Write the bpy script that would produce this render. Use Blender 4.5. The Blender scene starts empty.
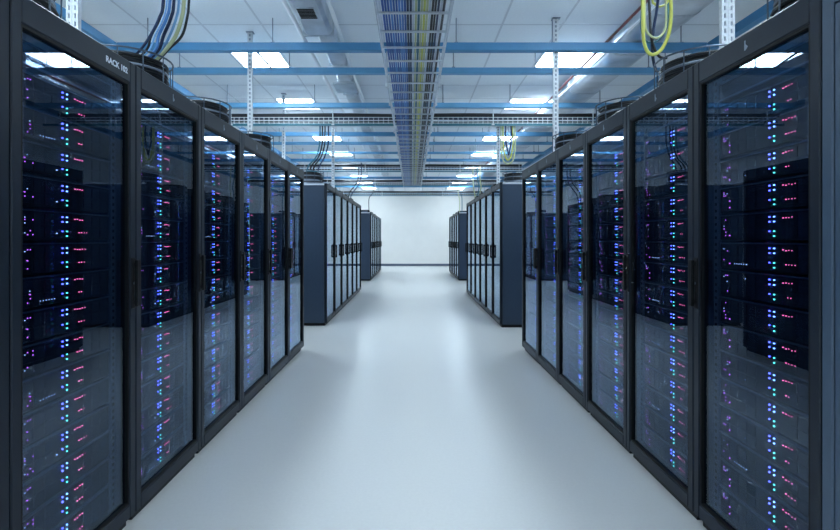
import bpy, bmesh, math, random
from mathutils import Vector, Matrix

random.seed(7)
S = bpy.context.scene
COL = S.collection
F = 490.0            # focal length in pixels of the 840 wide frame
EYE = 1.30           # camera height
R90 = math.pi / 2

# ------------------------------------------------------------------ camera
cam = bpy.data.objects.new('camera', bpy.data.cameras.new('camera'))
COL.objects.link(cam)
cam.location = (0, 0, EYE)
cam.rotation_euler = (R90, 0, 0)
cam.data.sensor_width = 36
cam.data.lens = 36 * F / 840
cam.data.shift_x = 8 / 840
cam.data.shift_y = -26 / 840
cam.data.clip_start = 0.02
S.camera = cam
# ------------------------------------------------------------------ world, exposure
w = bpy.data.worlds.new('world'); S.world = w
w.use_nodes = True
w.node_tree.nodes['Background'].inputs[0].default_value = (0.5, 0.65, 0.9, 1)
w.node_tree.nodes['Background'].inputs[1].default_value = 0.05
S.view_settings.view_transform = 'Standard'
S.view_settings.look = 'None'
S.view_settings.gamma = 1
S.view_settings.use_curve_mapping = False
S.cycles.max_bounces = 24
S.cycles.diffuse_bounces = 12
S.cycles.transparent_max_bounces = 24
S.view_settings.exposure = 1.40
LAMP_COLOR = (0.70, 0.87, 1.0)
LAMP_POWER = 13.0


# ------------------------------------------------------------------ materials
def principled(name, color, rough=0.5, metal=0.0, spec=0.5, noise=None, bump=None):
    m = bpy.data.materials.new(name); m.use_nodes = True
    nt = m.node_tree; b = nt.nodes['Principled BSDF']
    b.inputs['Base Color'].default_value = (*color, 1)
    b.inputs['Roughness'].default_value = rough
    b.inputs['Metallic'].default_value = metal
    b.inputs['Specular IOR Level'].default_value = spec
    if noise:
        sc, amt = noise
        tc = nt.nodes.new('ShaderNodeTexCoord')
        n = nt.nodes.new('ShaderNodeTexNoise'); n.inputs['Scale'].default_value = sc
        n.inputs['Detail'].default_value = 4
        nt.links.new(tc.outputs['Object'], n.inputs['Vector'])
        r = nt.nodes.new('ShaderNodeValToRGB')
        r.color_ramp.elements[0].position = 0.3; r.color_ramp.elements[1].position = 0.7
        r.color_ramp.elements[0].color = (*[c * (1 - amt) for c in color], 1)
        r.color_ramp.elements[1].color = (*[min(1, c * (1 + amt)) for c in color], 1)
        nt.links.new(n.outputs['Fac'], r.inputs['Fac'])
        nt.links.new(r.outputs['Color'], b.inputs['Base Color'])
        if bump:
            bp = nt.nodes.new('ShaderNodeBump'); bp.inputs['Strength'].default_value = bump
            bp.inputs['Distance'].default_value = 0.002
            nt.links.new(n.outputs['Fac'], bp.inputs['Height'])
            nt.links.new(bp.outputs['Normal'], b.inputs['Normal'])
    return m


def emitter(name, color, strength, sample=True):
    m = bpy.data.materials.new(name); m.use_nodes = True
    nt = m.node_tree; nt.nodes.clear()
    e = nt.nodes.new('ShaderNodeEmission'); o = nt.nodes.new('ShaderNodeOutputMaterial')
    e.inputs[0].default_value = (*color, 1); e.inputs[1].default_value = strength
    nt.links.new(e.outputs[0], o.inputs[0])
    if not sample:
        m.cycles.emission_sampling = 'NONE'
    return m


def glass(name, tint, r0=0.058):
    """Thin sheet: clear with a tint, mirror part by Schlick's law on both faces."""
    m = bpy.data.materials.new(name); m.use_nodes = True
    nt = m.node_tree; nt.nodes.clear()
    N = nt.nodes.new
    o = N('ShaderNodeOutputMaterial'); mix = N('ShaderNodeMixShader')
    t = N('ShaderNodeBsdfTransparent'); t.inputs[0].default_value = (*tint, 1)
    g = N('ShaderNodeBsdfGlossy'); g.inputs['Roughness'].default_value = 0.0
    g.inputs['Color'].default_value = (0.74, 0.88, 1.0, 1)
    lw = N('ShaderNodeLayerWeight'); lw.inputs['Blend'].default_value = 0.5
    p = N('ShaderNodeMath'); p.operation = 'POWER'; p.inputs[1].default_value = 5
    ma = N('ShaderNodeMath'); ma.operation = 'MULTIPLY_ADD'
    ma.inputs[1].default_value = 1 - r0; ma.inputs[2].default_value = r0
    L = nt.links.new
    L(lw.outputs['Facing'], p.inputs[0]); L(p.outputs[0], ma.inputs[0])
    L(ma.outputs[0], mix.inputs[0]); L(t.outputs[0], mix.inputs[1]); L(g.outputs[0], mix.inputs[2])
    L(mix.outputs[0], o.inputs[0])
    return m


M = {
    'floor': principled('white_epoxy_floor', (0.73, 0.715, 0.695), 0.28, 0, 0.4, noise=(60, 0.02)),
    'wall': principled('white_wall_paint', (0.82, 0.80, 0.77), 0.6, noise=(3, 0.015)),
    'skirt': principled('grey_skirting', (0.10, 0.13, 0.18), 0.5),
    'tile': principled('ceiling_tile_white', (0.88, 0.93, 0.97), 0.8, noise=(40, 0.02), bump=0.2),
    'grid': principled('ceiling_grid_grey', (0.66, 0.70, 0.75), 0.5),
    'slab': principled('plenum_grey', (0.2, 0.2, 0.22), 0.8),
    'rack': principled('rack_dark_steel', (0.007, 0.013, 0.024), 0.42, 0.0, 0.30, noise=(30, 0.06)),
    'rack_side': principled('rack_side_steel', (0.026, 0.048, 0.085), 0.45, 0.0, 0.4, noise=(30, 0.05)),
    'rack_top': principled('rack_top_grey', (0.62, 0.65, 0.69), 0.5),
    'rack_in': principled('rack_inner_black', (0.006, 0.008, 0.012), 0.6),
    'rack_cap': principled('rack_cap_grey', (0.33, 0.37, 0.43), 0.45),
    'solid_door': principled('blue_grey_panel', (0.045, 0.075, 0.12), 0.42, noise=(40, 0.04)),
    'rail': principled('rail_grey', (0.10, 0.13, 0.17), 0.4, 0.6),
    'hole': principled('hole_black', (0.003, 0.003, 0.004), 0.8),
    'black': principled('black_plastic', (0.003, 0.004, 0.005), 0.5, 0, 0.25),
    'server': principled('server_black', (0.005, 0.007, 0.012), 0.6, 0, 0.25),
    'server_lip': principled('server_lip_grey', (0.05, 0.07, 0.10), 0.45, 0.2),
    'server_bay': principled('server_bay', (0.008, 0.011, 0.018), 0.6, 0, 0.25),
    'print': principled('white_print', (0.75, 0.80, 0.88), 0.6),
    'print_dim': principled('grey_print', (0.22, 0.27, 0.33), 0.6),
    'glass': glass('smoked_glass', (0.58, 0.67, 0.80)),
    'galv': principled('galvanised_steel', (0.55, 0.60, 0.66), 0.38, 0.7, noise=(25, 0.12)),
    'strut': principled('white_strut', (0.72, 0.75, 0.79), 0.45, noise=(60, 0.10)),
    'duct': principled('duct_silver', (0.62, 0.67, 0.73), 0.34, 0.7, noise=(5, 0.15), bump=0.3),
    'pipe_white': principled('pipe_white', (0.80, 0.83, 0.87), 0.3),
    'pipe_red': principled('pipe_red', (0.20, 0.05, 0.05), 0.4),
    'beam': principled('beam_blue', (0.065, 0.24, 0.45), 0.45, noise=(4, 0.08)),
    'beam_light': principled('beam_light_blue', (0.13, 0.36, 0.60), 0.42, noise=(4, 0.08)),
    'rod': principled('rod_grey', (0.25, 0.29, 0.35), 0.5, 0.3),
    'c_blue': principled('cable_blue', (0.035, 0.12, 0.42), 0.45),
    'c_mid': principled('cable_mid_blue', (0.09, 0.26, 0.62), 0.45),
    'c_sky': principled('cable_light_blue', (0.22, 0.45, 0.75), 0.45),
    'c_navy': principled('cable_navy', (0.012, 0.03, 0.09), 0.45),
    'c_black': principled('cable_black', (0.010, 0.012, 0.016), 0.45),
    'c_yellow': principled('cable_yellow', (0.62, 0.62, 0.12), 0.45),
    'c_pale': principled('cable_pale_yellow', (0.55, 0.58, 0.33), 0.45),
    'c_teal': principled('cable_teal', (0.03, 0.16, 0.22), 0.45),
    'c_grey': principled('cable_white', (0.60, 0.66, 0.74), 0.45),
    'lamp': emitter('lamp_diffuser', LAMP_COLOR, LAMP_POWER),
    'l_blue': emitter('led_blue', (0.10, 0.11, 1.0), 4.6, False),
    'l_ice': emitter('led_ice_blue', (0.22, 0.42, 1.0), 3.2, False),
    'l_green': emitter('led_green', (0.12, 0.85, 0.62), 2.0, False),
    'l_red': emitter('led_red', (1.0, 0.14, 0.30), 1.9, False),
    'l_mag': emitter('led_magenta', (0.75, 0.16, 0.85), 1.5, False),
    'l_white': emitter('led_white', (0.55, 0.72, 1.0), 1.3, False),
}


# ------------------------------------------------------------------ mesh helpers
class MB:
    def __init__(s): s.v, s.f, s.m = [], [], []

    def box(s, x0, x1, y0, y1, z0, z1, mi=0):
        n = len(s.v)
        s.v += [(x0, y0, z0), (x1, y0, z0), (x1, y1, z0), (x0, y1, z0),
                (x0, y0, z1), (x1, y0, z1), (x1, y1, z1), (x0, y1, z1)]
        for q in ((0, 3, 2, 1), (4, 5, 6, 7), (0, 1, 5, 4), (1, 2, 6, 5), (2, 3, 7, 6), (3, 0, 4, 7)):
            s.f.append(tuple(n + i for i in q)); s.m.append(mi)
        return s

    def tube(s, pts, r, seg=8, mi=0, closed=False):
        pts = [Vector(p) for p in pts]
        n0 = len(s.v); k = len(pts)
        up = None
        for i, p in enumerate(pts):
            a = pts[i - 1] if (i or closed) else p
            b = pts[(i + 1) % k] if (i < k - 1 or closed) else p
            d = (b - a).normalized()
            if up is None:
                up = d.orthogonal().normalized()
            up = (up - d * up.dot(d))
            up = up.normalized() if up.length > 1e-6 else d.orthogonal().normalized()
            sd = d.cross(up)
            for j in range(seg):
                t = 2 * math.pi * j / seg
                s.v.append(tuple(p + (up * math.cos(t) + sd * math.sin(t)) * r))
        for i in range(k if closed else k - 1):
            a = n0 + i * seg; b = n0 + ((i + 1) % k) * seg
            for j in range(seg):
                s.f.append((a + j, a + (j + 1) % seg, b + (j + 1) % seg, b + j)); s.m.append(mi)
        if not closed:
            s.f.append(tuple(n0 + j for j in range(seg - 1, -1, -1))); s.m.append(mi)
            e = n0 + (k - 1) * seg
            s.f.append(tuple(e + j for j in range(seg))); s.m.append(mi)
        return s

    def prism_y(s, outline, y0, y1, mi=0):
        """outline: list of (x, z), extruded along y."""
        n = len(s.v); k = len(outline)
        s.v += [(x, y0, z) for x, z in outline] + [(x, y1, z) for x, z in outline]
        for i in range(k):
            s.f.append((n + i, n + (i + 1) % k, n + k + (i + 1) % k, n + k + i)); s.m.append(mi)
        s.f.append(tuple(range(n + k - 1, n - 1, -1))); s.m.append(mi)
        s.f.append(tuple(range(n + k, n + 2 * k))); s.m.append(mi)
        return s

    def mesh(s, name, mats, bevel=0, smooth=False):
        me = bpy.data.meshes.new(name)
        me.from_pydata(s.v, [], s.f)
        mats = mats if isinstance(mats, (list, tuple)) else [mats]
        for x in mats: me.materials.append(M[x])
        me.polygons.foreach_set('material_index', s.m)
        bm = bmesh.new(); bm.from_mesh(me)
        bmesh.ops.recalc_face_normals(bm, faces=bm.faces)
        if bevel:
            bmesh.ops.bevel(bm, geom=bm.edges[:], offset=bevel, segments=1, affect='EDGES', clamp_overlap=True)
        bm.to_mesh(me); bm.free()
        if smooth:
            me.polygons.foreach_set('use_smooth', [True] * len(me.polygons))
            me.set_sharp_from_angle(angle=math.radians(45))
        me.update()
        return me

    def build(s, name, mats, parent=None, loc=(0, 0, 0), bevel=0, smooth=False):
        return obj(name, s.mesh(name, mats, bevel, smooth), parent, loc)


def obj(name, me, parent=None, loc=(0, 0, 0), rz=0):
    o = bpy.data.objects.new(name, me); COL.objects.link(o)
    o.location = loc; o.rotation_euler = (0, 0, rz)
    if parent: o.parent = parent
    return o


def tag(o, label, cat, group=None):
    o['label'] = label; o['category'] = cat
    if group: o['group'] = group
    return o


def thing(name, label, cat, loc=(0, 0, 0), rz=0, group=None):
    return tag(obj(name, None, None, loc, rz), label, cat, group)


KIDS = {}


def copy_tree(o, parent=None):
    c = o.copy(); COL.objects.link(c); c.parent = parent
    for ch in list(o.children): copy_tree(ch, c)
    return c


def struct(o):
    o['kind'] = 'structure'; return o


def curve(pts, n=10):
    """Catmull-Rom through the points."""
    P = [Vector(p) for p in pts]; P = [P[0] * 2 - P[1]] + P + [P[-1] * 2 - P[-2]]
    out = []
    for i in range(1, len(P) - 2):
        a, b, c, d = P[i - 1:i + 3]
        for k in range(n):
            t = k / n
            out.append(0.5 * ((2 * b) + (c - a) * t + (2 * a - 5 * b + 4 * c - d) * t * t + (3 * b - a - 3 * c + d) * t ** 3))
    out.append(P[-2])
    return out


ORD = ['first', 'second', 'third', 'fourth', 'fifth', 'sixth', 'seventh', 'eighth', 'ninth', 'tenth',
       'eleventh', 'twelfth', 'thirteenth', 'fourteenth', 'fifteenth', 'sixteenth', 'seventeenth',
       'eighteenth', 'nineteenth', 'twentieth', 'twenty-first', 'twenty-second', 'twenty-third',
       'twenty-fourth', 'twenty-fifth']

# ------------------------------------------------------------------ the room
HC = EYE + 2.30                       # ceiling height
HW = 4.1925                           # half width
Y0, Y1 = -4.40, 23.60
TX, TY, TYO = 0.645, 0.69, 5.95       # ceiling tile size and a grid line
struct(MB().box(-HW, HW, Y0, Y1, -0.12, 0).build('floor', 'floor'))
struct(MB().box(-HW - .12, HW + .12, Y1, Y1 + .12, 0, HC + .2).build('wall_back', 'wall'))
struct(MB().box(-HW - .12, HW + .12, Y0 - .12, Y0, 0, HC + .2).build('wall_front', 'wall'))
struct(MB().box(-HW - .12, -HW, Y0, Y1, 0, HC + .2).build('wall_left', 'wall'))
struct(MB().box(HW, HW + .12, Y0, Y1, 0, HC + .2).build('wall_right', 'wall'))
struct(MB().box(-HW + .02, HW - .02, Y1 - .016, Y1, 0, .11).build('baseboard_back', 'skirt', bevel=.003))
struct(MB().box(-HW, -HW + .016, Y0, Y1 - .02, 0, .11).build('baseboard_left', 'skirt', bevel=.003))
struct(MB().box(HW - .016, HW, Y0, Y1 - .02, 0, .11).build('baseboard_right', 'skirt', bevel=.003))

ceiling = struct(MB().box(-HW, HW, Y0, Y1, HC + .10, HC + .2).build('ceiling', 'slab'))
LAMP_ROWS = [-14, -11, -7, -4, 0, 3, 7, 10, 14, 17, 20, 23]  # last row is an added one, brightening the far floor and back wall
LAMP_COLS = [-3, 3]
tile_me = MB().box(-TX / 2 + .007, TX / 2 - .007, -TY / 2 + .007, TY / 2 - .007, 0, .02).mesh('tile', 'tile', bevel=.004)
rest = MB()
for r in range(-15, 26):
    ya = TYO + r * TY; yb = min(ya + TY, Y1)
    for c in range(-6, 7):
        if r in LAMP_ROWS and c in LAMP_COLS: continue
        x = c * TX
        if -3 <= r <= 15:
            obj('tile', tile_me, ceiling, (x, ya + TY / 2, HC + .002))
        else:
            rest.box(x - TX / 2 + .007, x + TX / 2 - .007, ya + .007, yb - .007, HC + .002, HC + .022)
o = rest.build('tile_field', 'tile', ceiling); o['kind'] = 'stuff'
bar_x = MB().box(-.011, .011, Y0, Y1, 0, .03).mesh('grid_bar', 'grid')
for c in range(-6, 6): obj('grid_bar', bar_x, ceiling, ((c + .5) * TX, 0, HC))
bar_y = MB().box(-HW, HW, -.011, .011, 0, .03).mesh('grid_bar', 'grid')
for r in range(-14, 26): obj('grid_bar', bar_y, ceiling, (0, TYO + r * TY, HC + .0005))

# ceiling lamps
fr = MB()
a, b, t = TX / 2 - .008, TY / 2 - .008, .022
fr.box(-a, a, -b, -b + t, -.004, .05).box(-a, a, b - t, b, -.004, .05)
fr.box(-a, -a + t, -b + t, b - t, -.004, .05).box(a - t, a, -b + t, b - t, -.004, .05)
fr_me = fr.mesh('lamp_frame', 'pipe_white')
df_me = MB().box(-a + t, a - t, -b + t, b - t, .004, .014).mesh('diffuser', 'lamp')
for ci, c in enumerate(LAMP_COLS):
    side = 'grilled duct' if c < 0 else 'red pipe'
    front = [r for r in LAMP_ROWS]
    for i, r in enumerate(front):
        if r >= 0:
            lab = f"ceiling light panel by the {side}, {ORD[i - 4]} past the wide blue beam"
        else:
            lab = f"ceiling light panel by the {side}, {ORD[3 - i]} before the wide blue beam"
        l = thing('ceiling_light', lab, 'ceiling light', (c * TX, TYO + (r + .5) * TY, HC - .001), 0, 'ceiling light panels')
        obj('lamp_frame', fr_me, l); obj('diffuser', df_me, l)

# ------------------------------------------------------------------ server racks
DEPTH = 1.05


def text_mesh(s, size):
    c = bpy.data.curves.new('text', 'FONT'); c.body = s; c.size = size; c.extrude = .0006; c.offset = .0008
    c.align_x = 'LEFT'
    o = bpy.data.objects.new('text', c); COL.objects.link(o)
    dg = bpy.context.evaluated_depsgraph_get()
    me = bpy.data.meshes.new_from_object(o.evaluated_get(dg))
    bpy.data.objects.remove(o)
    me.materials.clear(); me.materials.append(M['print'])
    return me


def make_rack(W, H, handle_right=True, solid=False, text=None, detail=True):
    """Front plane y=0 facing -y, x from 0 (viewer's left) to W."""
    root = obj('server_rack', None)
    g = .002
    MB().box(g + .02, W - g - .02, .02, DEPTH - .02, 0, .045).build('plinth', 'black', root)
    sp = MB().box(0, .018, .034, DEPTH, .045, H - .03)
    sp.box(-.0 + .018, .030, .034, .06, .045, H - .03)
    me = sp.mesh('side_panel', 'rack_side', bevel=.002)
    obj('side_panel', me, root, (g, 0, 0))
    me2 = MB().box(-.018, 0, .034, DEPTH, .045, H - .03).box(-.030, -.018, .034, .06, .045, H - .03).mesh('side_panel', 'rack_side', bevel=.002)
    obj('side_panel', me2, root, (W - g, 0, 0))
    MB().box(.022, W - .022, DEPTH - .02, DEPTH, .046, H - .032).build('back_panel', 'rack_in', root)
    MB().box(.022, W - .022, .04, DEPTH - .022, .046, .062).build('floor_plate', 'rack_in', root)
    top = MB().box(g, W - g, .034, DEPTH, H - .028, H - .006)
    tp = top.build('top_panel', 'rack_top', root, bevel=.003)
    MB().box(.06, W - .06, .12, .34, H - .006, H + .003).build('cover_plate', 'rack_cap', tp)
    # mounting rails with square holes
    rl = MB()
    for x0 in (.058 + (W - .70) / 2, W - .094 - (W - .70) / 2):
        rl.box(x0, x0 + .036, .046, .060, .065, H - .035)
        if detail:
            z = .09
            while z < H - .08:
                rl.box(x0 + .012, x0 + .024, 0.0445, .047, z, z + .012, 1); z += .0295
    bpn = MB().box(.05, W - .05, .048, .12, H - .19, H - .125).build('dark_bar', 'black', root)  # dark bar with paler edges, added for the band near the glass top
    MB().box(.05, W - .05, .044, .052, H - .125, H - .119).box(.05, W - .05, .044, .052, H - .197, H - .19).build('edge_strip', 'rail', bpn)
    rl.build('mounting_rail', ['rail', 'hole'], root)
    MB().box(.03, W - .03, .30, .31, .065, H - .035).build('baffle', 'rack_in', root)
    # door
    t0, t1 = -.012, .030
    sl, tr, br = (.044, .095, .062) if detail else (.026, .07, .05)
    zb, zt = .045, H
    d = MB()
    d.box(.003, sl, t0, t1, zb, zt).box(W - sl, W - .003, t0, t1, zb, zt)
    if not solid:
        d.box(sl, W - sl, t0, t1, zt - tr, zt).box(sl, W - sl, t0, t1, zb, zb + br)
        door = d.build('door', 'rack', root, bevel=.004)
        e = MB()
        for (x0, x1, z0, z1) in ((sl, W - sl, zt - tr - .010, zt - tr), (sl, W - sl, zb + br, zb + br + .010),
                                 (sl, sl + .010, zb + br + .010, zt - tr - .010), (W - sl - .010, W - sl, zb + br + .010, zt - tr - .010)):
            e.box(x0, x1, t0 + .006, t1 - .004, z0, z1)
        e.build('gasket', 'black', door)
        MB().box(sl + .004, W - sl - .004, .006, .010, zb + br + .004, zt - tr - .004).build('glass_pane', 'glass', door)
    else:
        d.box(sl, W - sl, t0, t1, zt - .075, zt).box(sl, W - sl, t0, t1, zb, zb + br)
        door = d.build('door', 'solid_door', root, bevel=.004)
        MB().box(sl + .003, W - sl - .003, t0 + .003, t1, zb + br + .003, zt - .079).build('panel', 'solid_door', door, bevel=.003)
    # handle: plate, two feet and a grip
    hx = W - sl / 2 - .004 if handle_right else sl / 2 + .004
    h = MB()
    h.box(hx - .017, hx + .017, t0 - .006, t0, .985, 1.215)
    h.box(hx - .008, hx + .008, t0 - .018, t0 - .006, 1.005, 1.025).box(hx - .008, hx + .008, t0 - .018, t0 - .006, 1.175, 1.195)
    h.box(hx - .013, hx + .013, t0 - .030, t0 - .014, .995, 1.205)
    hd = h.build('handle', 'black', door, bevel=.003)
    MB().tube([(hx, t0 - .010, 1.10), (hx, t0 - .006, 1.10)], .006, 10).build('lock', 'rail', hd)
    if text:
        tx = obj('rack_number', text_mesh(text, .035), door, (W * .70 - .012, t0 - .0012, H - .062))
        tx.rotation_euler = (R90, 0, 0); tx['label'] = 'white printed number RACK 102'
    elif not solid:
        em = MB().box(W / 2 - .003, W / 2 + .003, t0 - .0012, t0 + .001, H - .068, H - .030)
        em.prism_y([(W / 2 + .004, H - .068), (W / 2 + .016, H - .058), (W / 2 + .004, H - .046)], t0 - .0012, t0 + .001)
        em.build('emblem', 'print_dim', door)
    return root


PROTO = {}


def rack(key, loc, rz, label, group):
    if key not in PROTO:
        PROTO[key] = make_rack(*key); o = PROTO[key]
    else:
        o = copy_tree(PROTO[key])
    o.location = loc; o.rotation_euler = (0, 0, rz)
    tag(o, label, 'server rack', group)
    return o


# ---- servers
SW, SH, PITCH = .50, .108, .118


def led(mb, x, z, s=.0024, d=.004):
    mb.box(x - s, x + s, -d, .001, z - s, z + s)


def make_server_meshes(shift, seed):
    rnd = random.Random(seed)
    out = {}
    out['chassis'] = MB().box(.004, SW - .004, .012, .135, .002, SH - .002).mesh('chassis', 'server')
    out['front_panel'] = MB().box(0, SW, 0, .012, 0, SH - .004).mesh('front_panel', 'server', bevel=.002)
    out['lip'] = MB().box(-.004, SW + .004, -.006, .010, SH - .004, SH).mesh('lip', 'server_lip')
    bay = MB()
    bx = .02
    while bx < SW - .06:
        if not (.17 + shift < bx + .03 < .31 + shift):
            bay.box(bx, bx + .046, -.003, .001, .012, .048); bay.box(bx, bx + .046, -.003, .001, .056, .094)
        bx += .052
    out['drive_bays'] = bay.mesh('drive_bays', 'server_bay')
    b = MB(); c = MB(); g = MB(); r = MB(); m = MB(); wl = MB()
    x = .213 + shift
    for z in (.070, .088): led(b, x, z); led(c, x + .024, z)
    led(b, x, .034, .0020)
    led(g, x + .024, .016); led(g, x + .024, .034)
    n = rnd.choice((3, 4, 4, 5))
    for k in range(n): led(r, x + .068 + k * .0145, .082 + rnd.uniform(-.002, .002), .0016)
    if rnd.random() < .8:
        o = rnd.choice((.082, .092))
        for k in range(rnd.choice((2, 3, 4))): led(r, x + o + k * .0145, .030, .0016)
    for k in range(rnd.choice((3, 5, 6))):
        led(m, .03 + rnd.choice((0, .012, .024, .036)) , rnd.choice((.02, .034, .048, .072, .086)), .0018)
    for k in range(rnd.choice((1, 2, 4))):
        led(wl, .03 + rnd.choice((0, .012, .024, .15, .17)) * .9 , rnd.choice((.026, .06, .08)), .0016)
    if seed in (4, 23):
        for k in range(6): led(wl, .10 + k * .014, .020, .0014)
    out['blue_lights'] = b.mesh('blue_lights', 'l_blue'); out['ice_blue_lights'] = c.mesh('ice_blue_lights', 'l_ice')
    out['green_lights'] = g.mesh('green_lights', 'l_green'); out['red_lights'] = r.mesh('red_lights', 'l_red')
    out['magenta_lights'] = m.mesh('magenta_lights', 'l_mag'); out['white_lights'] = wl.mesh('white_lights', 'l_white')
    return out


SRV = {False: [make_server_meshes(0.0, i) for i in range(6)], True: [make_server_meshes(.084, 20 + i) for i in range(6)]}
SERVER_Z = [.115 + PITCH * i for i in range(15)]


def fill_servers(loc, rz, W, right, where, group):
    off = (W - SW) / 2 + .0
    rot = Matrix.Rotation(rz, 3, 'Z')
    for i, z in enumerate(SERVER_Z):
        p = Vector(loc) + rot @ Vector((off, .050, 0))
        v = random.choice(SRV[right])
        n = len(SERVER_Z) - 1 - i
        s = thing('rack_server', f"black server with blue lights, {ORD[n]} from top, {where}", 'server', (p.x, p.y, z), rz, group)
        for k, me in v.items():
            q = obj(k, me, s)
            if 'lights' in k or k == 'drive_bays': q['kind'] = 'stuff'


def stuff_servers(mb, loc, rz, W):
    off = (W - SW) / 2
    rot = Matrix.Rotation(rz, 3, 'Z')
    for z in SERVER_Z:
        for (x0, x1, y0, y1, z0, z1, mi) in ((0, SW, 0, .13, 0, SH, 0), (-.004, SW + .004, -.006, 0, SH - .005, SH, 1),
                                             (.29, .296, -.004, 0, .07, .076, 2), (.31, .316, -.004, 0, .07, .076, 2)):
            a = Vector(loc) + rot @ Vector((off + x0, .05 + y0, z)); b = Vector(loc) + rot @ Vector((off + x1, .05 + y1, z))
            mb.box(min(a.x, b.x), max(a.x, b.x), min(a.y, b.y), max(a.y, b.y), z + z0, z + z1, mi)


XL, XR = -1.277, 1.300
HR = 2.097
YR = 1.545
WR = .70
spare = MB()
for k in range(-1, 6):
    y = YR + k * WR
    # row of RACK 102
    loc = (XL, y, 0)
    if k == 0: lab, wh = 'dark glass-door server rack marked RACK 102 on its top rail', 'in rack marked RACK 102'
    elif k < 0: lab, wh = 'dark glass-door server rack just before the one marked RACK 102', 'in rack before RACK 102'
    else:
        lab = f"dark glass-door server rack, {ORD[k - 1]} one past RACK 102 in the same row"
        wh = f"{ORD[k - 1]} rack past RACK 102"
    rack((WR, HR, 0 <= k < 5, False, 'RACK 102' if k == 0 else None), loc, R90, lab, 'glass racks along the white aisle')
    fill_servers(loc, R90, WR, False, wh, 'servers in the glass racks')
    # the row facing it
    loc = (XR, y + WR, 0)
    if k < 0:
        rack((WR, HR, True, True), loc, -R90, 'server rack with a plain blue-grey solid door, facing the glass racks', 'glass racks along the white aisle')
        continue
    if k == 0: lab, wh = 'dark glass-door server rack beside the plain blue-grey solid rack door', 'rack beside the plain solid door'
    else:
        lab = f"dark glass-door server rack, {ORD[k]} one from the plain solid blue-grey rack door"
        wh = f"{ORD[k]} rack from the plain solid door"
    rack((WR, HR, k == 5), loc, -R90, lab, 'glass racks along the white aisle')
    fill_servers(loc, -R90, WR, True, wh, 'servers in the glass racks')

H2 = 2.135
blocks = [(XL - .005, 7.32, .82, 6, True, 'middle block beyond the RACK 102 row', 3),
          (XR, 7.18, .735, 6, False, 'middle block beyond the row with solid door', 3),
          (XL, 15.25, .80, 6, True, 'back-wall block on the RACK 102 side', 0),
          (XR + .15, 15.3, .74, 5, False, 'back-wall block opposite the RACK 102 side', 0)]
for (x, y0, W, n, left, name, full) in blocks:
    for i in range(n):
        y = y0 + i * W
        loc, rz = ((x, y, 0), R90) if left else ((x, y + W, 0), -R90)
        rack((W, H2, left, False, None, False), loc, rz, f"grey-looking glass-door rack, {ORD[i]} in {name}", 'racks farther down the aisle')
        if i < full:
            fill_servers(loc, rz, W, not left, f"{ORD[i]} rack, {name}".replace('middle block beyond', 'beyond'), 'servers in the glass racks')
        else:
            stuff_servers(spare, loc, rz, W)
o = tag(spare.build('rack_servers', ['server', 'server_lip', 'l_ice']), 'dark servers filling the racks farther down the aisle', 'servers')
o['kind'] = 'stuff'

# ------------------------------------------------------------------ overhead: blue beams
ZB = EYE + 1.95
beam_list = [(5.10, .082, 'beam', 'wide blue'), (5.80, .070, 'beam_light', 'pale blue'), (7.30, .072, 'beam_light', 'blue'),
             (9.29, .072, 'beam', 'blue'), (10.15, .06, 'beam_light', 'pale blue'), (11.25, .05, 'beam_light', 'pale blue'),
             (12.35, .07, 'beam', 'blue'), (13.9, .06, 'beam_light', 'pale blue'), (15.9, .07, 'beam', 'blue'), (18.5, .07, 'beam', 'blue'),
             (21.4, .07, 'beam', 'blue')]
for i, (y, t, m, adj) in enumerate(beam_list):
    b = thing('ceiling_beam', f"{adj} steel beam crossing under the ceiling, {ORD[i]} from the rack numbered 102", 'beam', (0, y, ZB), 0, 'blue ceiling beams')
    ch = MB().box(-3.05, 3.05, -t / 2, t / 2, 0, t)
    ch.build('beam_bar', m, b, bevel=.004)
    for j, x in enumerate((-2.75, -1.45, .46 + .03 * (i % 2), 1.46, 2.8)):
        zt = HC - ZB
        if 2.0 < x < 2.7 or -1.15 < x < -.7: continue
        MB().tube([(x, 0, t), (x, 0, zt)], .006, 6).box(x - .018, x + .018, -.018, .018, t, t + .012).build('hanger_rod', 'rod', b)
for sx in (-1, 1):
    b = thing('ceiling_beam', 'long blue beam along the aisle above the ' + ('RACK 102 row' if sx < 0 else 'row with the solid door'), 'beam', (sx * 3.10, 0, ZB), 0, 'blue ceiling beams')
    MB().box(-.042, .042, Y0 + .05, Y1 - .3, 0, .085).build('beam_bar', 'beam', b, bevel=.004)
    for y in range(-3, 23, 3):
        MB().tube([(0, y, .085), (0, y, HC - ZB)], .006, 6).build('hanger_rod', 'rod', b)

# ------------------------------------------------------------------ overhead: ladder tray along the aisle
ZT = EYE + 1.58
TW = .262
TY0, TY1 = .4, 14.9
tray = thing('cable_tray', 'long galvanised ladder tray of blue and yellow cables above the aisle', 'cable tray', (.012, 0, ZT))
for sx in (-1, 1):
    MB().box(sx * TW - .006, sx * TW + .006, TY0, TY1, 0, .016).build('side_rail', 'galv', tray)
    MB().box(sx * TW - .006, sx * TW + .006, TY0, TY1, .084, .10).build('side_rail', 'galv', tray)
    lt = MB(); y = TY0 + .05
    while y < TY1:
        lt.box(sx * TW - .004, sx * TW + .004, y - .004, y + .004, .016, .084); y += .1033
    lt.build('side_lattice', 'galv', tray)['kind'] = 'stuff'
rung = MB().box(-TW + .006, TW - .006, -.009, .009, 0, .016).mesh('rung', 'galv', bevel=.003)
n = 0
y = 3.44 - .31 * 9
while y < TY1:
    obj('rung', rung, tray, (0, y, -.001)); y += .31; n += 1
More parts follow.
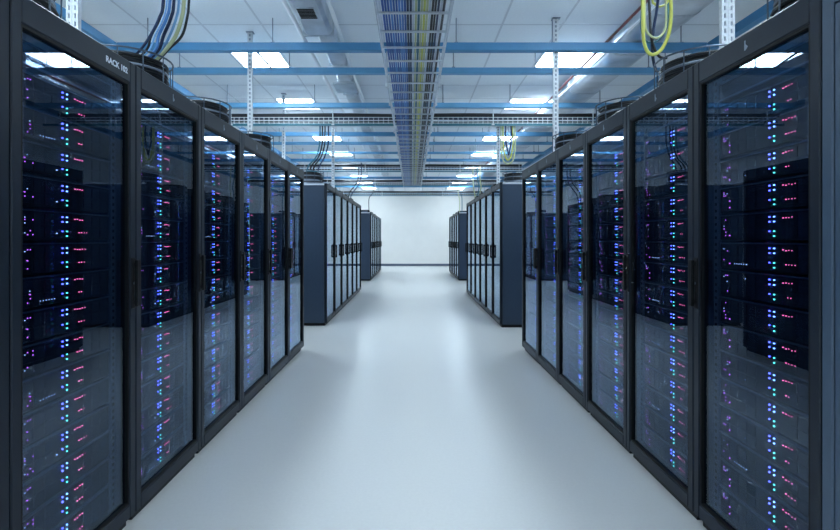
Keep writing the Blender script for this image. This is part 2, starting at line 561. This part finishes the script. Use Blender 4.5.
for y in (5.10, 5.80, 7.30, 9.29, 10.15, 12.35, 13.9):
    for sx in (-1, 1):
        MB().tube([(sx * (TW + .012), y, .02), (sx * (TW + .012), y, ZB - ZT)], .007, 6).box(
            sx * (TW + .012) - .012, sx * (TW + .012) + .012, y - .02, y + .02, .0, .03).build('hanger_rod', 'galv', tray)
tc = [('c_blue', 'blue')] * 3 + [('c_mid', 'blue')] + [('c_blue', 'blue')] * 2 + [('c_mid', 'blue')] * 2 + [('c_blue', 'blue'), ('c_navy', 'navy'), ('c_navy', 'navy')] + \
     [('c_grey', 'white'), ('c_pale', 'pale yellow'), ('c_teal', 'teal'), ('c_pale', 'pale yellow'), ('c_yellow', 'yellow'), ('c_pale', 'pale yellow')] + \
     [('c_grey', 'white'), ('c_black', 'black'), ('c_black', 'black'), ('c_navy', 'navy'), ('c_grey', 'white'), ('c_black', 'black')]
for i, (m, nm) in enumerate(tc):
    x0 = 0.012 - .215 + i * .425 / (len(tc) - 1)
    r = random.uniform(.0074, .0088)
    ph = random.uniform(0, 6)
    pts = [(x0 + .0005 * math.sin(ph + k * .9), TY0 + .02 + k * .30, ZT + .018 + r + .0015 + .0015 * math.sin(ph * 2 + k * 1.3)) for k in range(int((TY1 - TY0) / .30))]
    tag(MB().tube(pts, r, 6).build('tray_cable', m, smooth=True),
        f"{nm} cable lying in the aisle ladder tray, {ORD[i]} from the duct side", 'cable', 'cables in the aisle tray')

# ------------------------------------------------------------------ overhead: baskets crossing the room
ZK = EYE + 1.745
for bi, (y, lab) in enumerate([(7.52, 'just past the glass racks'), (12.6, 'where the middle blocks end'), (15.9, 'over the back blocks'), (19.6, 'close to the back wall')]):
    k = thing('wire_basket', 'white wire cable basket crossing the room ' + lab, 'cable tray', (0, y, ZK), 0, 'wire baskets crossing the room')
    wd, ht, X = .13, .085, 3.0
    lw = MB()
    for (yy, zz) in ((-wd, 0), (-wd / 2, 0), (0, 0), (wd / 2, 0), (wd, 0), (-wd, ht), (wd, ht), (-wd, ht / 2), (wd, ht / 2)):
        lw.box(-X, X, yy - .004, yy + .004, zz, zz + .008)
    lw.build('long_wires', 'strut', k)
    cw = MB(); x = -X + .02
    while x < X:
        cw.box(x - .004, x + .004, -wd - .010, -wd - .004, 0, ht + .008); cw.box(x - .004, x + .004, wd + .004, wd + .010, 0, ht + .008)
        cw.box(x - .004, x + .004, -wd - .010, wd + .010, -.006, 0); x += .075
    cw.build('bent_wires', 'strut', k)
    MB().box(-X, X, -wd - .004, -wd + .03, -.036, -.008).build('bottom_channel', 'c_teal', k)
    for x in (-2.72, -1.19, 1.22, 2.72):
        MB().tube([(x, -wd - .03, -.02), (x, -wd - .03, (ZB if bi < 3 else HC) - ZK)], .008, 6).box(x - .02, x + .02, -wd - .03, wd + .03, -.03, -.018).build('hanger_rod', 'strut', k)
    for i, (yy, zz, r, m, nm) in enumerate([(-.088, .125, .028, 'c_black', 'black'), (-.015, .110, .026, 'c_navy', 'navy'), (.055, .110, .026, 'c_black', 'black'), (.095, .033, .018, 'c_teal', 'teal'), (-.06, .026, .016, 'c_black', 'black')]):
        ph = random.uniform(0, 6)
        pts = [(-X + .05 + q * .25, y + yy * .9 + .006 * math.sin(ph + q), ZK + .008 + zz + .005 * math.sin(ph + q * .7)) for q in range(24)]
        tag(MB().tube(pts, r, 8).build('cable_bundle', m, smooth=True), f"{nm} cable, {ORD[i]} across the wire basket {lab}", 'cable', 'cables in the crossing baskets')

# ------------------------------------------------------------------ ducts and pipes
ZD = EYE + 2.05
d = thing('air_duct', 'silver rectangular air duct with a grille under the ceiling', 'duct', (0, 0, ZD))
MB().box(-1.085, -.80, Y0 + .1, 4.98, 0, .215).build('wide_section', 'duct', d, bevel=.035)
MB().box(-.98, -.79, 4.98, 22.5, .045, .215).build('narrow_section', 'duct', d, bevel=.02)
fl = MB().box(-1.10, -.785, -.015, .015, -.008, .225).mesh('flange', 'galv', bevel=.004)
for y in (.6, 1.8, 3.0, 4.15, 4.94): obj('flange', fl, d, (0, y, 0))
fl2 = MB().box(-.995, -.775, -.012, .012, .036, .225).mesh('flange', 'galv', bevel=.004)
for y in (5.9, 6.5, 7.1, 8.4, 10.4, 12, 14, 16, 18, 20): obj('flange', fl2, d, (0, y, 0))
vg = MB().box(-1.03, -.87, 4.33, 4.55, -.010, .002)
gr = vg.build('grille', 'galv', d, bevel=.003)
sm = MB().box(-.075, .075, -.007, .007, -.004, 0).mesh('slat', 'hole')
for i in range(7): obj('slat', sm, gr, (-.95, 4.355 + i * .028, -.010))
MB().box(-1.09, -.77, 9.65, 10.3, -.02 + .02, .21).build('fan_box', 'pipe_white', d, bevel=.01)
MB().box(-1.06, -.77, 6.55, 6.95, .02, .04).build('damper_plate', 'duct', d, bevel=.004)
for (x, lab) in ((-1.125, 'thin white pipe along the outer edge of the grilled duct'), (-.735, 'thin white pipe between the grilled duct and the cable tray')):
    tag(MB().tube([(x, Y0 + .1, ZD + .04), (x, 22.8, ZD + .04)], .020, 10).build('white_pipe', 'pipe_white', smooth=True), lab, 'pipe', 'white pipes beside the duct')
# flat-oval duct on the other side
ov = []
x0, x1, z0, z1 = 2.20, 2.66, .0, .225
r = (z1 - z0) / 2
for i in range(9): ov.append((x1 - r + r * math.sin(math.pi * i / 8), z0 + r - r * math.cos(math.pi * i / 8)))
for i in range(9): ov.append((x0 + r - r * math.sin(math.pi * i / 8), z0 + r + r * math.cos(math.pi * i / 8)))
d = thing('air_duct', 'silver flat-oval air duct running beside the red pipe', 'duct', (0, 0, ZD))
MB().prism_y(ov, Y0 + .1, 22.5).build('duct_body', 'duct', d, smooth=True)
ov2 = [((x - 2.43) * 1.04 + 2.43, (z - .1125) * 1.07 + .1125) for x, z in ov]
me = MB().prism_y(ov2, -.02, .02).mesh('collar', 'galv', smooth=True)
for y in (3.2, 4.5, 5.45, 6.9, 8.2, 9.6, 11, 13, 15, 17, 19): obj('collar', me, d, (0, y, 0))
tag(MB().tube([(2.155, Y0 + .1, ZD + .02), (2.155, 22.6, ZD + .02)], .012, 8).build('white_pipe', 'pipe_white', smooth=True), 'slim white pipe hugging the flat-oval duct', 'pipe')
p = thing('red_pipe', 'dark red sprinkler pipe running beside the flat-oval duct', 'pipe', (2.06, 0, ZD + .035))
MB().tube([(0, Y0 + .1, 0), (0, 22.6, 0)], .014, 10).build('pipe_run', 'pipe_red', p, smooth=True)
for y in (4.35, 6.2, 9.2, 12.2, 15):
    MB().tube([(0, y, .02), (0, y, HC - ZD - .035)], .005, 6).box(-.02, .02, y - .012, y + .012, -.02, .02).build('pipe_clip', 'rod', p)

# ------------------------------------------------------------------ white perforated uprights
def upright(x, y, zt, width, channels, label, z0):
    u = thing('perforated_upright', label, 'strut', (x, y, z0), 0, 'perforated white uprights')
    H = zt - z0
    cw = width / channels
    for c in range(channels):
        xa = -width / 2 + c * cw; xb = xa + cw - .003
        MB().box(xa, xb, .010, .028, 0, H).build('channel', 'strut', u)
        w_ = MB().box(xa, xa + cw * .3, 0, .010, 0, H).box(xb - cw * .3, xb, 0, .010, 0, H)
        z = .01
        while z < H - .03:
            w_.box(xa + cw * .3, xb - cw * .3, 0, .010, z, z + .018)
            w_.box(xa + cw * .3, xb - cw * .3, .0085, .0105, z + .018, z + .046, 1); z += .046
        w_.build('slotted_face', ['strut', 'rod'], u)
    MB().box(-width * .7, width * .7, -.02, .05, -.004, .008).build('foot_plate', 'galv', u)
    MB().box(-width * .7, width * .7, -.02, .05, H - .008, H).build('head_plate', 'rod', u)
    return u


TOP = HR - .004
upright(-1.90, 2.74, HC, .070, 2, 'wide white perforated upright standing on RACK 102 row, beside the front coil', TOP)
upright(1.90, 2.94, HC, .080, 2, 'wide white perforated upright standing on the rack row opposite RACK 102', TOP)
u = upright(-1.80, 5.44, HC, .056, 1, 'slim white perforated upright with a diagonal brace, above RACK 102 row', HR - .001)
MB().tube([(.01, .03, 1.36), (.16, .35, 1.20)], .012, 6).build('brace', 'rod', u)
upright(1.50, 5.10, HC, .056, 1, 'slim white perforated upright above the row opposite RACK 102', TOP)
upright(-2.03, 7.74, HC, .05, 1, 'slim white perforated upright standing on the duct-side middle block', H2 - .004)
upright(1.345, 7.62, ZK - .008, .05, 1, 'slim white perforated upright standing on the middle block under yellow loops', H2 - .004)
upright(-1.33, 8.25, ZB, .05, 1, 'short white perforated upright on the duct-side middle block', H2 - .004)

# ------------------------------------------------------------------ cable coils on the rack tops
def make_coil():
    c = obj('cable_coil', None)
    R, Hh = .225, .20
    lp = MB()
    for i in range(11):
        z = .022 + i * .0155
        rr = R - .016 - random.uniform(0, .022)
        ph = random.uniform(0, 6); a1 = random.uniform(-.006, .006); a2 = random.uniform(-.006, .006)
        pts = [((rr + .006 * math.sin(3 * t + ph)) * math.cos(t), (rr + .006 * math.sin(2 * t + ph)) * math.sin(t), z + a1 * math.cos(t) + a2 * math.sin(t))
               for t in [2 * math.pi * k / 28 for k in range(28)]]
        lp.tube(pts, .0085, 6, random.choice((0, 0, 0, 1, 2)), closed=True)
    lp.build('cable_loops', ['c_black', 'c_navy', 'rod'], c, smooth=True)
    inner = MB()
    n = 24
    inner.tube([(0, 0, .01), (0, 0, Hh - .01)], R - .055, 20).build('core', 'black', c, smooth=True)
    cg = MB()
    for z in (.008, Hh):
        cg.tube([(R * math.cos(2 * math.pi * k / 32), R * math.sin(2 * math.pi * k / 32), z) for k in range(32)], .005, 6, closed=True)
    for k in range(12):
        t = 2 * math.pi * k / 12
        cg.tube([(R * math.cos(t), R * math.sin(t), 0), (R * math.cos(t), R * math.sin(t), Hh)], .0035, 5)
    cg.build('wire_cage', 'rail', c)
    MB().box(-.20, .20, -.20, .20, 0, .010).build('base_plate', 'galv', c, bevel=.003)
    return c


coil = make_coil(); first = True
for sx, nm in ((-1, 'in the RACK 102 row'), (1, 'in the row opposite RACK 102')):
    for i, (y, x) in enumerate(((1.85, 1.60), (2.75, 1.59), (3.66, 1.59), (4.76, 1.58))):
        c = coil if first else copy_tree(coil); first = False
        c.location = (sx * x - (0.0 if sx < 0 else -.02), y, HR + .003 if i else HR + .003)
        c.rotation_euler = (0, 0, i * 1.3 + sx)
        tag(c, f"caged coil of dark cable on a rack top, {ORD[i]} {nm}", 'cable coil', 'cable coils on the rack tops')
for (x, y, nm) in ((-1.60, 7.62, 'duct-side middle block'), (1.66, 7.75, 'middle block under the yellow loops')):
    c = copy_tree(coil); c.location = (x, y, H2 + .003)
    tag(c, f"caged coil of dark cable on top of the {nm}", 'cable coil', 'cable coils on the rack tops')

# power boxes on the farther rack tops
pb = obj('power_box', None)
MB().box(-.14, .14, -.16, .16, 0, .085).build('casing', 'black', pb, bevel=.008)
MB().box(-.10, .10, -.166, -.158, .02, .06).build('socket_strip', 'rail', pb)
first = True
for (x, ys, nm) in ((-1.50, (8.7, 9.5, 10.35, 11.2), 'duct-side middle block'), (1.52, (8.45, 9.2, 9.9, 10.65), 'middle block under yellow loops'),
                    (-1.50, (15.7, 16.9, 18.2), 'duct-side block at the back wall'), (1.66, (16.2, 17.1, 18.2), 'back wall block opposite the duct')):
    for i, y in enumerate(ys):
        c = pb if first else copy_tree(pb); first = False
        c.location = (x, y, H2 + .003)
        tag(c, f"black power box, {ORD[i]} on the {nm}", 'power box', 'power boxes on the rack tops')


# ------------------------------------------------------------------ hanging cables
# direction of a pixel at a depth known from the rack or basket it touches
def P(px, py, y):
    """point at depth y seen at this pixel"""
    return ((px - 412) / F * y, y, EYE + (239 - py) / F * y)


def cable(pts, r, m, label, group=None, name='hanging_cable'):
    tag(MB().tube(curve(pts), r, 8).build(name, m, smooth=True), label, 'cable', group)


G1 = 'cables dropping into the second coil'
drop = [(163, 132, 'c_navy', .0085, 'dark navy'), (164, 138, 'c_black', .0075, 'black'), (170, 147, 'c_mid', .010, 'bright blue'), (174, 150, 'c_navy', .011, 'thick navy'),
        (179, 153, 'c_sky', .0085, 'light blue'), (184, 157, 'c_pale', .013, 'thick pale yellow'), (189, 160, 'c_black', .009, 'outermost black'), (167, 141, 'c_sky', .006, 'thin light blue')]
for i, (xt, xb, m, r, nm) in enumerate(drop):
    y = 2.72 + .026 * i
    a = P(xt, 0, y)
    dx = (xt - 163)
    pts = [(a[0] + .02, y, HC + .03), (a[0] + .012, y, EYE + 1.75), a, P(xt - 4 + dx * .08, 18, y), P(xt - 13 + dx * .22, 36, y), P(xb + 9, 49, y), P(xb - 4, 63, y)]
    cable(pts, r * .82, m, f"{nm} cable curving from the ceiling into the caged coil past RACK 102", G1)

G2 = 'cable loops hanging over the rack row opposite RACK 102'
y = 2.98
loops = [([(642, -110), (642.5, -20), (643, 20), (644, 42), (650, 54), (660, 51), (668, 36), (671, 15), (670, -20), (668, -110)], 'c_yellow', .0105, 'thick yellow'),
         ([(644, -110), (645, -20), (645, 20), (647, 32), (656, 38), (665, 30), (666, 10), (665, -20), (663, -110)], 'c_pale', .007, 'thin pale yellow'),
         ([(648, -110), (648.5, -20), (650, 18), (651.5, 38), (655, 50), (660, 57), (667, 58)], 'c_black', .008, 'black'),
         ([(660, -110), (659, -20), (657, 8), (654, 26), (652, 45), (653, 58), (656, 72)], 'c_navy', .009, 'navy'),
         ([(652, -110), (652, -10), (655, 4), (662, 6), (669, -2), (672, -30), (673, -110)], 'c_yellow', .007, 'short yellow'),
         ([(643, -110), (642, 0), (641, 25), (645, 40), (655, 42), (664, 32), (668, 10), (668.5, -110)], 'c_teal', .006, 'teal')]
for i, (pp, m, r, nm) in enumerate(loops):
    pts = [P(q[0], q[1], y + .02 * i - .04) for q in pp]
    pts = [(q[0], q[1], min(q[2], HC + .03)) for q in pts]
    cable(pts, r, m, f"{nm} cable looping down above the rack row opposite RACK 102", G2)

G3 = 'dark cables from the first crossing basket'
for i, (xt, xb) in enumerate(((320, 305), (322.5, 308), (325, 311), (328.5, 316))):
    y = 7.45 + .02 * i
    cable([(P(xt, 125, y)[0], y, ZK - .007), P(xt, 132, y), P(xt - .5, 145, y), P(xt - 4, 157, y), P(xb + 4, 165, y), (P(xb + 2, 170, y)[0], y, H2 + .213)], .011, ['c_teal', 'c_black', 'c_black', 'c_navy'][i],
          f"dark cable curving from the crossing basket to the duct-side middle block, {ORD[i]} from the wall", G3)
G4 = 'loops from the first crossing basket'
for i, (xa, xb, yb, m, nm) in enumerate(((501, 515, 164, 'c_pale', 'pale yellow'), (503, 513, 160, 'c_yellow', 'yellow'), (505.5, 511.5, 155, 'c_navy', 'navy'), (499.5, 509, 152, 'c_grey', 'white'))):
    y = 7.46 + .03 * i
    cable([(P(xa, 125, y)[0], y, ZK - .007), P(xa, 135, y), P(xa + .5, yb - 12, y), P(xa + 2.5, yb - 3, y), P((xa + xb) / 2, yb, y), P(xb - 2, yb - 4, y), P(xb, yb - 16, y), P(xb, 135, y), (P(xb - .5, 125, y)[0], y, ZK - .007)],
          .011 if i < 3 else .008, m, f"{nm} cable loop hanging from the crossing basket over the middle block", G4)
def a_left(pp): return pp[-1][0] < 0


G5 = 'cables by the farther baskets'
for i, (pp, y, m, lab) in enumerate((
        ([(361.5, 163), (361, 176), (359, 184), (354, 191), (351, 196)], 12.3, 'c_navy', 'navy cable dropping to the far end of the duct-side middle block'),
        ([(359, 168), (358.5, 177), (356, 184), (352, 189), (349, 194)], 12.2, 'c_black', 'black cable dropping to the far end of the duct-side middle block'),
        ([(374, 185.8), (374, 190), (372, 194), (369, 199)], 15.9, 'c_black', 'black cable dropping to the duct-side block at the back wall'),
        ([(473, 166), (473, 180), (474, 190), (475, 196)], 11.3, 'c_pale', 'pale yellow cable dropping to the far end of the yellow-loop middle block'),
        ([(477, 166), (477.5, 178), (479, 187), (478, 194)], 11.2, 'c_teal', 'teal cable dropping to the far end of the yellow-loop middle block'),
        ([(480, 166), (480, 178), (481, 187), (480, 193)], 11.1, 'c_pale', 'second pale yellow cable at the far end of the yellow-loop middle block'),
        ([(458, 185.8), (458, 192), (459.5, 200)], 15.9, 'c_pale', 'pale yellow cable dropping to the shorter block at the back wall'),
        ([(461, 185.6), (461, 192), (462, 199)], 15.8, 'c_teal', 'teal cable dropping to the shorter block at the back wall'))):
    pp = [P(a, b, y) for a, b in pp]
    cable(pp + [(pp[-1][0], min(y, 12.15) if y < 13 and a_left(pp) else y, H2 + .008)], .012, m, lab, G5)
